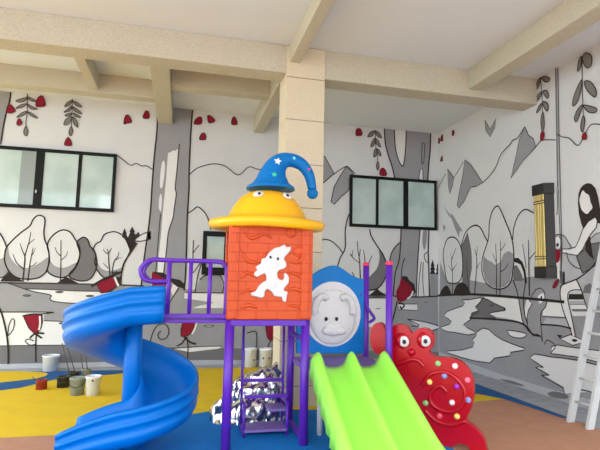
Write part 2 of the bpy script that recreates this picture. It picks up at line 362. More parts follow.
for l, w in (([(361,294),(360,275),(359.5,262),(358,252),(357,241)],1.2), ([(350,254),(354,259),(359.5,263)],1), ([(352,256),(352.5,250)],.7), ([(359,256),(360.5,249)],.8), ([(365,266),(364.3,257),(363.3,250)],1), ([(366,268),(369,262),(372,255.5)],1), ([(352,272),(355,278),(358,281)],.9)): W.line(l, w, 'line', 8, True, .5)
W.fill([(368,296),(373,292),(377,288.5),(381,292),(388,296)], 'black', 5); W.line([(340,297.3),(366,297),(388,297)], 1.2)
W.fill([(366,299),(388,299),(387,327),(366,327)], 'white', 4); W.fill([(375,308.5),(378,308),(381,308.7),(378,309.3)], 'dgrey', 5)
W.fill([(390,258),(392,252),(396,246),(400,242.5),(400,295),(388,295)], 'grey', 3); W.line([(389,264),(391,254),(395,247),(400,242.5)], 1.1)
W.fill([(401,226),(400,250),(398.5,262),(395,274),(393,296),(416,297),(417.5,262),(420,228)], 'grey', 4)
W.line([(401,226),(400,250),(398.5,262),(395,274),(393,296)], 1.1, 'black'); W.line([(420,228),(417.5,262),(416,297)], 1, 'black'); W.line([(404.5,258),(402,266),(401,278)], .9)
W.fill([(420,228),(417.5,262),(416,297),(440,297),(440,228)], 'white', 3); W.fill([(423,231),(427,231),(426,245),(424,250),(422.3,243)], 'grey', 5, True); W.line([(423,262),(422.5,280),(424,297)], .7); W.line([(421,262),(419,280),(418,297)], .7)
W.line([(428.8,229),(428,250),(428.5,265),(429.3,297)], 1.3, 'black'); W.line([(427,252),(424,255),(425,260),(427.5,263)], .8)
W.fill([(430,274),(440,272),(440,297),(430,297)], 'grey', 4)
for cx, yt, yb in ((432.4,259.5,274), (438.3,261.5,274.5)):
    W.fill([(cx-2.8,yb),(cx-1.4,yb-4),(cx-2.6,yb-4),(cx-1.2,yb-8),(cx-2,yb-8),(cx,yt),(cx+2,yb-8),(cx+1.2,yb-8),(cx+2.6,yb-4),(cx+1.4,yb-4),(cx+2.8,yb)], 'black', 6)
W.line([(393,296),(416,297),(440,296)], 1.2, 'black', 8)
W.fill([(398,304),(417,304),(417.5,310.5),(399,309.5)], 'white', 4, False, 'line', .7)
W.fill([(402,277),(409,280),(412,287),(411,293),(407,299),(401,302),(397,300),(396,292),(399,285)], 'red', 9, True)
W.fill([(402,276),(407,276.5),(409,280.5),(414,284),(415.5,292),(413,295),(411.3,287),(407,282.5),(402,279)], 'black', 10)
W.line([(407,299),(411,295.5),(413,291)], 1.3, 'white', 11); W.line([(397,301),(394,314),(391,325)], 1.2, 'black', 9); W.line([(398,303),(402,303.5),(404,306),(401,308.5),(400,306)], 1.4, 'black', 10)
W.fill([(408,319.5),(425,322),(440,327),(432,330.5),(424,330.5),(419,327.5)], 'white', 4); W.line([(407,319),(425,322),(440,327),(432,330.5)], .9); W.line([(408,319.5),(419,325.5),(411,326)], .9); W.fill([(424,279.5+22.5),(427,301.5),(427,302.7),(424,302.7)], 'dgrey', 5)
struct(obj('wall_back', bm, SL))

# ---------------- right wall
bm = bmesh.new(); box(bm, (XR, -.5, 0), (XR+.2, YW, ZS+.1))
W = Mural(bm, lambda x, y: atx(x, y, XR), (-1,0,0))
W.line([(438.5,189),(441,183),(446,174)], .7)
W.fill([(447.7,168.8),(454,178),(452.5,187),(450,194.2),(448.6,186)], 'grey', 3, False, 'line', .7)
W.line([(454,178),(459,170),(463.5,162)], .7)
W.fill([(465,160),(471,165),(476.5,173),(483,182.8),(476,186.5),(471,187),(468,193),(464.5,201),(459,208.3),(457.3,205),(460,190),(463,175)], 'grey', 3, False, 'line', .8)
W.line([(483,182.8),(489,177),(496,167.5),(500,157),(503,152),(510,145),(513,140.5),(518,138),(525,127)], .9)
W.fill([(525,126.5),(529,135.5),(533.5,138.5),(536.3,147),(523,161),(511,178.5),(513.5,168),(516.5,155),(519.3,140)], 'grey', 3, False, 'line', .8)
W.line([(536.3,147),(540,142),(544,140),(556,140)], .9)
W.line([(557,134),(563,137),(570,138.5),(578,145.5),(583,139),(587,131),(592,124.5),(601,124.5)], .9)
W.fill([(485,120),(488,125),(490.5,128.5),(496.5,118),(495,128),(490.5,137),(486,130.5)], 'grey', 3, False, 'line', .6)
W.fill([(450,213),(453,215),(463,231.5),(460,231),(459,237.5),(455,228)], 'grey', 3); W.fill([(443.2,205),(449,213),(453,220),(449,216)], 'grey', 3)
W.fill([(443,224),(446,227),(444,232),(443.5,228)], 'grey', 3)
for p in ([(452,135),(452.5,130.5),(454,130),(455,132.5),(453.7,136)], [(440.5,141),(441.5,136),(443,134),(443.3,141)], [(440.5,161.5),(441.5,157),(442.6,155.5),(443,161)], [(438.5,143.5),(438.8,138),(440,138),(440,143.5)]): W.fill(p, 'red', 4, False, 'black', .7)
# grove
W.fill([(440,262),(446,278),(458,283),(470,280),(490,284),(513,272),(528,276),(548,268),(565,272),(565,300),(545,299),(520,297),(500,295.5),(470,294),(440,295)], 'grey', 2)
T1 = [(445,246),(447.5,239.5),(452,237),(457,239),(461,246.5),(463,260),(462.5,275),(459,282),(453,283.5),(447.5,281),(445,268),(443.6,254)]
W.fill([(461.5,247),(464,238),(467.5,231),(470,240),(472,255),(472,268),(470,280),(470,294),(462,294),(463,262)], 'dgrey', 3)
W.fill([(461.5,246),(465,234.5),(470,228),(476,225.3),(481,228),(485,236),(488,242),(484,256),(483,270),(487,281),(478,281),(471,280.5),(472.5,266),(471.5,250),(468,232)], 'wall', 4)
W.line([(461.3,247),(465,234.5),(470,228),(476,225.3),(481,228),(485,236),(488.5,242)], 1.2, 'black'); W.line([(461.5,247),(463.3,262),(462.5,277)], 1.1, 'black')
W.fill(T1, 'wall', 5, True, 'black', 1.1, 8)
T3 = [(498,206),(493,211),(490,222),(489,238),(486,248),(483,258),(482.3,270),(485,280),(490,286),(497,289),(505,288),(511,282),(513.5,270),(514.5,258),(513.5,245),(511,234),(507,224),(502,212)]
W.fill([(513,240),(514,228),(517,218),(522,211.3),(527,209.5),(533,212),(540,220),(540,276),(528,277),(520,279),(514,268)], 'wall', 3)
W.line([(513,240),(514.3,228),(517.5,218),(522,211.5),(527,209.5),(534,213)], 1.1, 'black')
W.fill([(514,266),(517,265),(521,272),(524,280),(514,284)], 'dgrey', 4)
W.fill(T3, 'wall', 5, True, 'black', 1.2, 8)
W.fill([(484,256),(488,260),(492,262),(496,265),(501,261.5),(504,254),(509,251),(514,254),(513.5,268),(510,282),(505,287),(497,288.3),(490,285.3),(485.5,279.5),(483,270)], 'grey', 6)
for l, w in (([(453,296),(453,272),(452,262),(453.5,256),(456.5,248)],1.2), ([(452.5,271),(449,265)],.8), ([(453.3,270),(458,262.5)],.8), ([(452.3,260),(451,253)],.7), ([(475,294),(477,270),(477,257),(475,249)],1.3), ([(477.5,268),(481,262)],.8), ([(477,256),(478,246)],.8), ([(469.5,294),(468,275),(466.5,258)],1.1), ([(497,295),(497,265),(496.2,244)],1.3), ([(500.5,295),(501,268),(501,241)],1.4), ([(501,251),(504,247),(506,243)],.9), ([(501.5,272),(506,268),(509,263)],1), ([(496.5,262),(493,253)],.8), ([(530,296),(529.5,270),(529,240)],1.7), ([(527,268),(525,256),(523,244)],1), ([(530,259),(536,252),(540,248)],1)): W.line(l, w, 'line', 9, True, .5)
W.fill([(514.5,258),(519,258),(523,262),(526,270),(527.5,283),(525.5,283),(524,272),(521,264.5),(515,262)], 'black', 8)
W.fill([(440.5,295),(443,288.5),(447,285.5),(450,289.5),(451,295)], 'black', 7, True); W.fill([(455,295),(456,287),(460,283),(465,283.5),(469,288.5),(470,295)], 'black', 7, True)
# ground and pools
def wf(*p): return [tuple(q) for q in p]
W.fill(wf((439,295),(470,294),(500,295.5),(530,298),(602,306),(602,340),(602,414),(590,410.4),(534.6,392.1),(490.4,377.5),(439,360.5)), 'grey', 1)
W.line([(438.5,295.5),(470,294.3),(500,296),(520,297.7),(565,302)], 1.8, 'black', 8)
W.fill([(462,300),(470,299.5),(481.5,297.5),(481,302),(476,307.5),(480,310.8),(478,313),(471,316),(471.5,319),(463.5,325),(468,328),(475,331.5),(474,334),(468,335),(455,332.5),(447,331.5),(440,327.5),(450,324),(451.7,321.5),(448,318.5),(444,316),(447.5,311.5),(455,308.5),(463,306),(465,303)], 'white', 3, False, 'line', .9)
W.fill([(484,296.8),(500,297.5),(522,299.5),(526,324),(512,319.5),(497,317),(489,313.5),(506,310.8),(494,303),(486,299)], 'white', 3)
W.fill([(480.5,302),(483,297.8),(488,299.5),(495,303.5),(505.5,308.3),(505.5,310.3),(497,311.5),(489,313.3),(492,316),(496,318.3),(470,318),(472,313),(478.5,310.8),(475.5,307)], 'dgrey', 4, False, 'line', .9)
W.line([(490,304.5),(492,306),(494.5,304.5)], .8); W.fill([(504,308),(506,308.3),(506,310.3),(504,310.3)], 'black', 6)
W.line([(470,318),(487,318.8),(503,320),(518,322),(527,326.5),(533,334),(541,336)], 1.5, 'black', 8)
W.fill([(477,332),(483,328),(489,329.5),(495,335),(503,340),(514,344.5),(525,348.3),(524,350.3),(511,352.3),(510,356),(495,358),(490,363),(475,361),(462,357.5),(448,353),(447,351),(462,350),(473,347),(474.3,342),(472.5,340),(476,336)], 'white', 3, False, 'line', .9)
W.fill([(508,331.5),(510,330.3),(525,333),(526.3,335.3),(524,337.5),(518,338),(511,336)], 'white', 3, True, 'line', .9)
W.fill([(530,357.5),(535,354),(542,355),(552,357),(563,357.5),(580,360),(602,366),(602,397),(588,392),(565,393.5),(564,387.7),(553,381.5),(542,375.2),(550,375),(536,367.3),(544,367.3),(535,361.3)], 'white', 3)
W.line([(602,366),(580,360.5),(563,358),(552,357),(542,355),(535,354),(530,357.5),(535,361.3),(544,367.3)], 1.2, 'line', 8, False); W.line([(544,367.3),(536,367.3),(550,375.2),(542,375.2),(564,387.7),(565,393.5)], 1.2, 'line', 8, False)
W.line([(578,389.5),(588,391),(602,396)], 1.2)
W.fill([(552,346.5),(558,345),(570,347),(602,351),(602,363),(580,357.5),(551,353.5)], 'white', 3, False, 'line', .9)
W.fill([(557,334.5),(563,335.5),(560,338)], 'black', 6); W.fill([(560,338.5),(571,334.5),(586,341.5),(573,345.5)], 'white', 4, False, 'line', 1); W.fill([(572,340),(575,339),(578,340.5),(575,342)], 'black', 6, True)
W.fill([(546,318),(567,319),(569,327),(558,325.5),(543,324.5)], 'lgrey', 3); W.line([(541,324.5),(558,325.5),(572,328.5)], 1.4, 'black', 8); W.line([(543,316.3),(566,317.5)], .8)
W.fill([(543,301),(563,303),(567,317.5),(543,316.3)], 'white', 4); W.fill([(527,299),(532,301.5),(529,312),(526,320),(525,308)], 'white', 4)
W.line([(545,344.5),(548,340),(556,346),(551,353)], .9)
W.fill([(514,281),(518,293),(521.5,313),(523.5,322),(529,331),(535,335.5),(529,326),(525,313),(524,297),(527,281)], 'grey', 5)
W.line([(513.5,280),(518,293),(521.5,313),(523.5,322),(529,330.5),(535,336)], 1.2, 'black', 8); W.line([(526.8,280),(524,297),(525,313),(528,324)], 1.1, 'black', 8)
W.fill([(530,301.5),(532.5,295),(536.5,289.3),(541.5,288),(545,292),(545.3,298),(548.3,300),(546,307),(541.5,312.5),(541,318),(541.8,330),(543,342),(541.5,337),(538,334.3),(533,335),(528.3,328),(527.5,317),(529,310),(533,303.7)], 'grey', 6, False, 'line', 1)
W.fill([(538,297.7),(541,294),(544,293.5),(545,297.5),(543,302),(540,303.2)], 'white', 7, True); W.fill([(541.3,296),(542.8,296),(542.8,298.5),(541.3,298.5)], 'black', 9)
for a, b_ in ((447,376),(470,381),(500,388),(540,399)): pass
W.fill([(439,352),(475,365),(500,374),(540,386),(602,403),(602,414),(590,410.4),(534.6,392.1),(490.4,377.5),(439,360.5)], 'lgrey', 2)
W.fill([(548,393),(556,391.5),(568,395),(566,399),(552,397)], 'dgrey', 4, True); W.fill([(500,381-2),(513,381),(525,386),(512,384)], 'dgrey', 4, True)
# pole, girl with basket
W.fill([(555.3,68),(556.8,68),(558.6,187),(557.4,187)], 'dgrey', 5); W.fill([(557,68),(558.3,68),(560.7,187),(559.2,187)], 'lgrey', 5); W.line([(558.3,68),(559.5,130),(560.8,187)], .8)
W.line([(557.3,187),(558,205),(557.3,215)], .7); W.line([(560.8,187),(561.3,205),(562,235),(562.5,250),(562,270),(562.3,284)], .9); W.line([(559,188),(560,225),(561.5,250),(560.5,283)], .7)
W.fill([(555,236),(560,234.5),(565,236.5),(569,243),(571,248),(560,250),(555,246)], 'lgrey', 3, True, 'line', .9)
W.fill([(555.5,238),(559,236),(561,241),(560.5,248),(557,250),(555,246)], 'white', 4, True, 'line', .6); W.fill([(556.5,244.5),(558.5,243),(559.3,245.5),(557.5,247)], 'black', 6, True)
W.fill([(554.5,251),(557,249.5),(560.5,251),(560.5,257),(558.5,262.5),(556,261)], 'red', 6, True); W.fill([(555,262),(559.5,262),(560,280),(556,276)], 'white', 3)
W.fill([(553,287.3),(555.5,281.5),(559,279),(558.5,284),(555.5,288)], 'red', 6, True, 'black', .5)
W.fill([(563,251),(577,256),(584,250),(592,238),(602,234),(602,262),(592,268),(583,274),(577,279),(563,284)], 'lgrey', 2)
W.fill([(577,256),(584,250),(591,239),(597,234),(602,233),(602,262),(592,268),(583,273),(580,265)], 'dgrey', 4, False, 'line', .8)
W.line([(567,252),(569,260),(574,266),(581,269)], .9); W.line([(577,256),(580,265),(583,273)], 1)
W.fill([(579.3,214),(578.3,203),(578.8,194),(581,188),(584,184.8),(588,183),(592,184),(596,188.5),(598.5,197),(600,206),(602,215),(602,224),(593,222),(590,228),(584,230),(581.5,223)], 'black', 5)
W.fill([(583.3,190.5),(586,193),(589.5,195.5),(591,202),(593,207.5),(590,211.5),(588,213.8),(586,213.5),(582,209.5),(580,201),(581,195)], 'white', 6, True)
W.fill([(586,238),(590,232),(592,246),(593,254),(594.5,259.5),(590,256),(586,251)], 'black', 6)
W.fill([(596,217),(598,221),(597,227.5),(591.5,234),(587,241.5),(583,250),(578,255.5),(570,254.2),(563,252.7),(563,249),(570,249),(576.3,246.8),(580,239),(583,230),(589,221.5)], 'white', 7, False, 'line', 1)
W.fill([(590,240),(596,234),(602,232),(602,242),(592,244)], 'lgrey', 6, False, 'line', .9)
W.fill([(577,279.5),(563,285),(561,290),(561.3,299),(564,311),(570,327),(573,336),(576,336),(572,316),(568.5,300),(569,293),(574,290),(582,290),(580,284)], 'white', 6); W.line([(573,336),(570,327),(564,311),(561.3,299),(561,290),(563,285),(577,279.3),(585,274),(592,268),(598,260)], 1.2, 'black', 9); W.line([(576,336),(572,316),(568.5,300),(569,293),(574,290),(582,290)], .9, 'line', 9)
W.fill([(577,279.5),(585,274),(592,268),(602,266),(602,306),(587,306),(582,290)], 'lgrey', 5); W.fill([(585,286),(590,283),(596,288),(602,285),(602,294),(583,293)], 'dgrey', 6)
W.fill([(569.5,294),(583,294),(585,299.5),(569,299.5)], 'black', 7); W.fill([(569,301),(586,301),(587,304),(570,304)], 'lgrey', 6); W.fill([(570,305),(587.5,305),(590,316),(573,316)], 'white', 5); W.fill([(572,309),(588.5,309),(589,311.5),(573,311.5)], 'dgrey', 6)
W.line([(577,279.5),(582,290),(586,303),(592,318)], 1.2, 'black', 9)
# twigs
W.line([(541,77),(542.5,95),(543,120)], .7); W.line([(582.5,56),(582.7,80),(583.5,110),(584,132)], .8)
for p in ([(541,78),(538.5,81),(536,88),(537.5,89),(540.5,84)], [(542,78),(546,76.5),(550,78),(550,81),(546,82)], [(542,91.5),(538,96),(536,102.5),(541,97)], [(544,91),(547.5,91),(549.5,96),(548,98.3),(545,95)], [(542,103.5),(539,107),(537,113),(541,109)], [(543,102),(547,102.5),(549,106),(548,111),(545,108)], [(543.5,112),(541.5,121),(543,132.5),(545,124)],
          [(578,70.5),(579.5,60),(582,57),(582,64),(580,70)], [(583,58),(586,53),(592,56),(592,65),(588,68),(585,65)], [(574,106),(573.2,103),(575,95),(579,85),(582.5,80),(581.5,90),(578,102)], [(585,82),(589,81),(594,85),(597,92),(596,97),(592,95),(587,89)], [(583,105),(578,110),(575,118),(577,122),(581,113)], [(584,105.5),(590,106),(597,108.5),(596,112.5),(589,112)], [(583.5,116),(585.5,121),(583.5,132),(581.3,127)]): W.leaf(p, 1)
for p in ([(541,138.5),(541.5,133.5),(543.5,131.5),(545.2,134),(544.5,138),(542,141)], [(583,139),(583.3,134.5),(585.5,132.5),(587.5,135),(587,139.3)]): W.bell(p)
struct(obj('wall_right', bm, SL))

# ------------------------------------------------------------------ ceiling, beams, pillar
YF = 5.77
struct(obj('ceiling', newbox((-7, -2.2, ZS), (XR+.2, YW+.2, ZS+.15)), 'ceil'))
def beam(a, b_): struct(obj('trim_%d' % beam.n, newbox(a, b_, .008), 'stone')); beam.n += 1
beam.n = 1
beam((-7, YF, 4.04), (1.17, YF+.3, ZS)); beam((1.665, YF, 4.02), (XR-.003, YF+.3, ZS))
beam((-7, 7.4, 4.12), (-.505, 7.62, ZS)); beam((-.26, 6.9, 4.15), (1.16, 7.1, ZS))
beam((-1.42, YF+.3, 4.16), (-1.29, 7.4, ZS)); beam((-.505, YF+.3, 4.11), (-.26, YW, ZS)); beam((1.16, YF+.42, 4.09), (1.33, YW, ZS))
beam((1.2, -2, 4.18), (1.335, YF, ZS)); beam((3.72, -2, 4.12), (3.96, YF, ZS))
bm = bmesh.new()
x0, x1, y0, y1 = 1.168, 1.665, YF-.01, YF+.42
zs = [aty(306, y, y0).z for y in (404, 386, 341, 296, 252, 208, 164.5, 120.5, 78.5)]
zs[0] = 0; zs.append(ZS)
box(bm, (x0+.006, y0+.006, 0), (x1-.006, y1-.006, ZS), 1)
for a, b_ in zip(zs, zs[1:]): box(bm, (x0, y0, a+.004 if a else 0), (x1, y1, b_-.004), 0, .003)
struct(obj('trim_pillar', bm, ['pillar', 'joint']))

# ------------------------------------------------------------------ floor
bm = bmesh.new(); box(bm, (-8, -8, -.1), (XR+.2, YW+.2, 0), 0)
FS = ['brown', 'yellow', 'blue', 'navy', 'strip']
def fl(px, c, k, smooth=False, raw=None):
    p = [atz(*q, 0) for q in px] if px else [Vector((*q, 0)) for q in raw]
    if smooth: p = crom(p, 5, True)
    f = bm.faces.new([bm.verts.new(q+Vector((0,0,.0012*k))) for q in p]); f.normal_update()
    if f.normal.z < 0: f.normal_flip()
    f.material_index = FS.index(c)
YB = atz(80, 371, 0).y; XB = atz(520, 400, 0).x
yl = atz(25, 437, 0).y
fl(None, 'yellow', 1, raw=[(-8, yl-.05), (-2, yl), (-.6, yl+.02), (.5, yl+.1), (1.9, 4.6), (3, 4.9), atz(475,401.5,0).xy, atz(504,399.3,0).xy, atz(470,388,0).xy, (3.9, YB), (-8, YB)])
fl(None, 'strip', 2, raw=[(-8, YB), (XB, YB), (XB, -8), (XR, -8), (XR, YW), (-8, YW)])
q = lambda x, y: tuple(atz(x, y, 0).xy)
fl(None, 'navy', 3, raw=[(XB, YB), (XB, q(563,419)[1]), q(561,418), q(530,407.5), q(503,399), q(474,393.5), (3.7, YB)])
fl([(-40,397),(-20,393.5),(20,388),(45,382),(60,378.5),(80,377),(110,374.8),(140,371.5),(160,370),(140,369.9),(50,371.4),(-40,373.4)], 'navy', 3)
fl([(-60,372.8),(0,371.6),(20,371.4),(42,372.4),(48.5,374),(45,376.5),(35,379),(15,381.3),(-10,384),(-60,389)], 'yellow', 4, False)
fl(None, 'blue', 5, True, raw=[(-1.05,4.2),(-.75,4.75),(-.2,5.35),(.35,5.68),(.75,5.72),(1.4,5.6),(2.0,5.45),(2.55,4.9),(2.45,4.2),(2.3,3.2),(1.6,2.2),(.4,2.1),(-.5,2.8),(-.95,3.6)])
struct(obj('floor', bm, FS))
struct(obj('wall_added_right', newbox((-1.6, -14, -.12), (16, -13, 6.5)), 'wall')); struct(obj('wall_added_left', newbox((-30, -14, -.12), (-5, -13, 6.5)), 'wall'))  # unseen walls added behind camera to shape window reflections; gap leaves sky
bm = bmesh.new(); box(bm, (-40, -40, -.25), (40, 30, -.12)); struct(obj('ground', bm, 'ground'))

# ------------------------------------------------------------------ windows
def window(n, x0, x1, z0, z1, muls, tones, ft=.055, fb=.055, fs=.05):
    """frame with mullions (centre, width) and one pane between each"""
    r = bpy.data.objects.new('window_%d' % n, None); C.objects.link(r); r.location = ((x0+x1)/2, YW, z0); struct(r)
    bm = bmesh.new(); yo = YW-.055
    box(bm, (x0,yo,z1-ft), (x1,YW-.002,z1), 0, .006); box(bm, (x0,yo,z0), (x1,YW-.002,z0+fb), 0, .006)
    box(bm, (x0,yo+.004,z0+.01), (x0+fs,YW-.002,z1-.01), 0, .006); box(bm, (x1-fs,yo+.004,z0+.01), (x1,YW-.002,z1-.01), 0, .006)
    for c, w in muls: box(bm, (c-w/2,yo+.008,z0+.01), (c+w/2,YW-.002,z1-.01), 0, .006)
    obj('window_frame', bm, 'frame', r)
    xs = [x0+fs] + [v for c, w in muls for v in (c-w/2, c+w/2)] + [x1-fs]
    for i, t in enumerate(tones):
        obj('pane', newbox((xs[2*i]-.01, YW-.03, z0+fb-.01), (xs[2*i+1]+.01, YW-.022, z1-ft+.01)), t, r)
    return r
X1 = lambda px, py: aty(px, py, YW).x
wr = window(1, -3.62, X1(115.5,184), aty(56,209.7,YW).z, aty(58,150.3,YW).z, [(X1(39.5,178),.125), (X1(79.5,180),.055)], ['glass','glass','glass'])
obj('pane', newbox((X1(20.5,178), YW-.04, aty(56,209.7,YW).z+.05), (X1(36,178), YW-.032, aty(56,209.7,YW).z+.93)), 'glassd', wr)
bm = bmesh.new(); ball(bm, (X1(37,192), YW-.06, aty(37,192,YW).z), (.012,.012,.03)); obj('latch', bm, 'pwhite', wr)
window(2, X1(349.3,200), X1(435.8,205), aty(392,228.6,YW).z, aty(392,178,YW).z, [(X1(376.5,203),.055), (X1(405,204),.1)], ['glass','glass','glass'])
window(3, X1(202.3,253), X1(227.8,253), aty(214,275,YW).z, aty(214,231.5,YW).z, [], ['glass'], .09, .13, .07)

# ------------------------------------------------------------------ wall lamp
zt, zb = aty(0,0,1).z, 0
za, zb = atx(544,183.5,4.74).z, atx(545,278,4.74).z
lamp = thing('wall_lamp', 'tall black and gold wall lamp mounted on the right mural wall', 'wall lamp', (XR-.07, 5.62, zb))
def trap(bm, y0, y1, X0, X1_, cut, z0, z1, mi=0):
    pts = [Vector((X1_,y0,z0)), Vector((X0,y0+cut,z0)), Vector((X0,y1-cut,z0)), Vector((X1_,y1,z0))]
    plate(bm, pts, (0,0,z1-z0), mi, .003, 1)
hh = za-zb
for nm, z0, z1 in (('top_cap', za-hh*.115, za), ('bottom_cap', zb, zb+hh*.12)):
    bm = bmesh.new(); trap(bm, 5.50, 5.85, XR-.12, XR-.004, .06, z0, z1); obj(nm, bm, 'lampblack', lamp)
bm = bmesh.new(); trap(bm, 5.51, 5.84, XR-.10, XR-.004, .06, zb+hh*.12, za-hh*.115); obj('lamp_body', bm, 'lampblack', lamp)
for y, w_ in ((5.605,.026), (5.655,.016), (5.705,.026), (5.75,.012)):
    obj('rod', newbox((XR-.116, y-w_, zb+hh*.12), (XR-.1, y+w_, za-hh*.115), .005), 'gold', lamp)
for z in (zb+hh*.2, zb+hh*.225, za-hh*.185, za-hh*.21):
    obj('band', newbox((XR-.119, 5.57, z-.006), (XR-.1, 5.775, z+.006), .002), 'lampblack', lamp)

# ------------------------------------------------------------------ ladder
lad = thing('ladder', 'white metal ladder leaning against the right mural wall', 'ladder', (4.21, 4.56, 0))
k = .28
for y in (4.68, 4.42):
    bm = bmesh.new(); hw = .02
    vs = []
    p0, p1 = Vector((4.2,y,0)), Vector((4.2+k*2.15, y, 2.15))
    for p in (p0, p1):
        for dx, dy in ((-.04,-.018),(.04,-.018),(.04,.018),(-.04,.018)): vs.append(bm.verts.new(p+Vector((dx,dy,0))))
    for f in ((3,2,1,0),(4,5,6,7),(0,1,5,4),(1,2,6,5),(2,3,7,6),(3,0,4,7)): bm.faces.new([vs[i] for i in f])
    obj('side_rail', bm, 'alu', lad)
for i in range(8):
    z = .22+.245*i; bm = bmesh.new(); tube(bm, [(4.2+k*z, 4.425, z), (4.2+k*z, 4.675, z)], .014, 10); obj('rung', bm, 'alu', lad)

# ------------------------------------------------------------------ playground set
XL, XM, XE, Y0, Y1 = .445, 1.14, 1.97, 4.45, 5.05
ZT, ZL = 1.118, .68
ps = thing('playground_set', 'colourful plastic playground set with two slides and a hatted tower on blue floor', 'playground set', (1.0, 4.75, 0))
def part(name, bm, m, parent=None, smooth=False): return obj(name, bm, m, parent or ps, smooth)
for x, y, z, r in ((XL,Y0,ZT,.042),(XM,Y0,ZT,.04),(XL+.05,Y1,ZT,.036),(XM,Y1,ZT,.038)):
    bm = bmesh.new(); tube(bm, [(x,y,.002),(x,y,z)], r, 20); part('post', bm, 'purple')
for x, y, z in ((XE,Y0,aty(389.5,264,Y0).z),(XE-.005,Y1,aty(366,265,Y1).z)):
    bm = bmesh.new(); tube(bm, [(x,y,.002),(x,y,z)], .033, 20); o = part('post', bm, 'purple')
    bm = bmesh.new(); lathe(bm, [(.036,0),(.037,.02),(.02,.035),(0,.038)], (x,y,z-.008), 20); obj('post_cap', bm, 'cap', o)
# tower deck and rails
bm = bmesh.new(); box(bm, (XL,Y0-.045,ZT-.055), (XM,Y1+.03,ZT), 0, .006); part('tower_deck', bm, 'purple')
for z in (.93, .055): part('side_rail', newbox((XM-.02,Y0,z-.02), (XM+.02,Y1,z+.02), .004), 'purple')
bm = bmesh.new(); box(bm, (-.12,Y0+.0,1.085), (XL,Y1-.08,1.115), 0, .006); part('bridge_deck', bm, 'purple')
# lower deck
bm = bmesh.new(); box(bm, (XM+.02,Y0-.03,ZL-.05), (XE,Y1+.03,ZL), 0, .006); part('lower_deck', bm, 'lilac')
bm = bmesh.new(); tube(bm, [(aty(320,405,4.7).x,4.7,.002),(aty(320,405,4.7).x,4.7,.64)], .028, 16); part('support_leg', bm, 'pwhite')
# tower panel
PX0, PX1, PZ0, PZ1 = aty(227,290,Y0-.05).x, aty(311.5,300,Y0-.05).x, 1.12, 1.985
pan = part('tower_panel', newbox((PX0,Y0-.075,PZ0), (PX1,Y0-.01,PZ1), .012), 'orange')
q5 = lambda x, y: (225+x/4.5, 225+y/4.5)
FY = Y0-.078
bm = bmesh.new()
bm.free()
for s in ((20,62),(342,380)):
    a = aty(*q5(s[0],200),FY).x; b2 = aty(*q5(s[1],200),FY).x
    obj('corner_column', newbox((a,Y0-.09,PZ0+.01), (b2,Y0-.07,PZ1-.045), .008), 'orange', pan)
part('rear_panel', newbox((PX0+.03,Y1-.03,PZ0), (PX1-.03,Y1+.03,PZ1), .012), 'orange')
def relief(pts, r):
    bm = bmesh.new()
    p = crom([aty(*q5(*t),FY) for t in pts], 5); n = len(p)
    tube(bm, p, [r*(.35+.65*math.sin(PI*min(1,max(0,i/(n-1))))) for i in range(n)], 10)
    obj('moulded_leaf', bm, 'orange', pan)
for pts in ([(75,110),(100,160),(150,165),(190,120)], [(340,100),(355,140),(320,170),(290,160)], [(80,25),(120,60),(170,40),(210,60)], [(70,240),(100,215),(140,235)], [(70,310),(110,290),(140,315)], [(70,375),(110,360),(145,375)], [(285,215),(320,220),(352,245)], [(290,285),(325,290),(352,310)], [(285,360),(320,365),(350,380)]): relief(pts, .017)
for t in ((298,35),(330,120)):
    bm = bmesh.new(); ball(bm, aty(*q5(*t),FY), (.05,.018,.05)); obj('moulded_knob', bm, 'orange', pan)
bm = bmesh.new()
fig = [(268,86),(278,99),(300,96),(297,112),(286,128),(270,143),(268,155),(278,172),(276,190),(262,199),(245,203),(236,215),(238,235),(247,246),(262,246),(268,235),(266,222),(272,215),(284,224),(290,240),(287,262),(268,284),(266,295),(284,301),(280,318),(276,346),(262,346),(256,326),(222,320),(212,302),(190,288),(180,300),(178,322),(165,329),(121,319),(116,306),(140,297),(152,275),(172,256),(188,250),(186,228),(178,218),(162,226),(144,236),(132,226),(134,212),(146,205),(138,190),(150,180),(162,172),(166,152),(186,145),(198,124),(222,104),(246,98)]
plate(bm, [aty(*q5(*t),FY-.022) for t in fig], (0,.03,0), 0, .012, 3)
for t in ((205,145),(238,152)): ball(bm, aty(*q5(*t),FY-.024), (.011,.006,.014), 1)
ball(bm, aty(*q5(222,182),FY-.02), (.04,.008,.03)); ball(bm, aty(*q5(212,262),FY-.018), (.06,.008,.06))
obj('animal_figure', bm, ['pwhite','pblack'], pan)
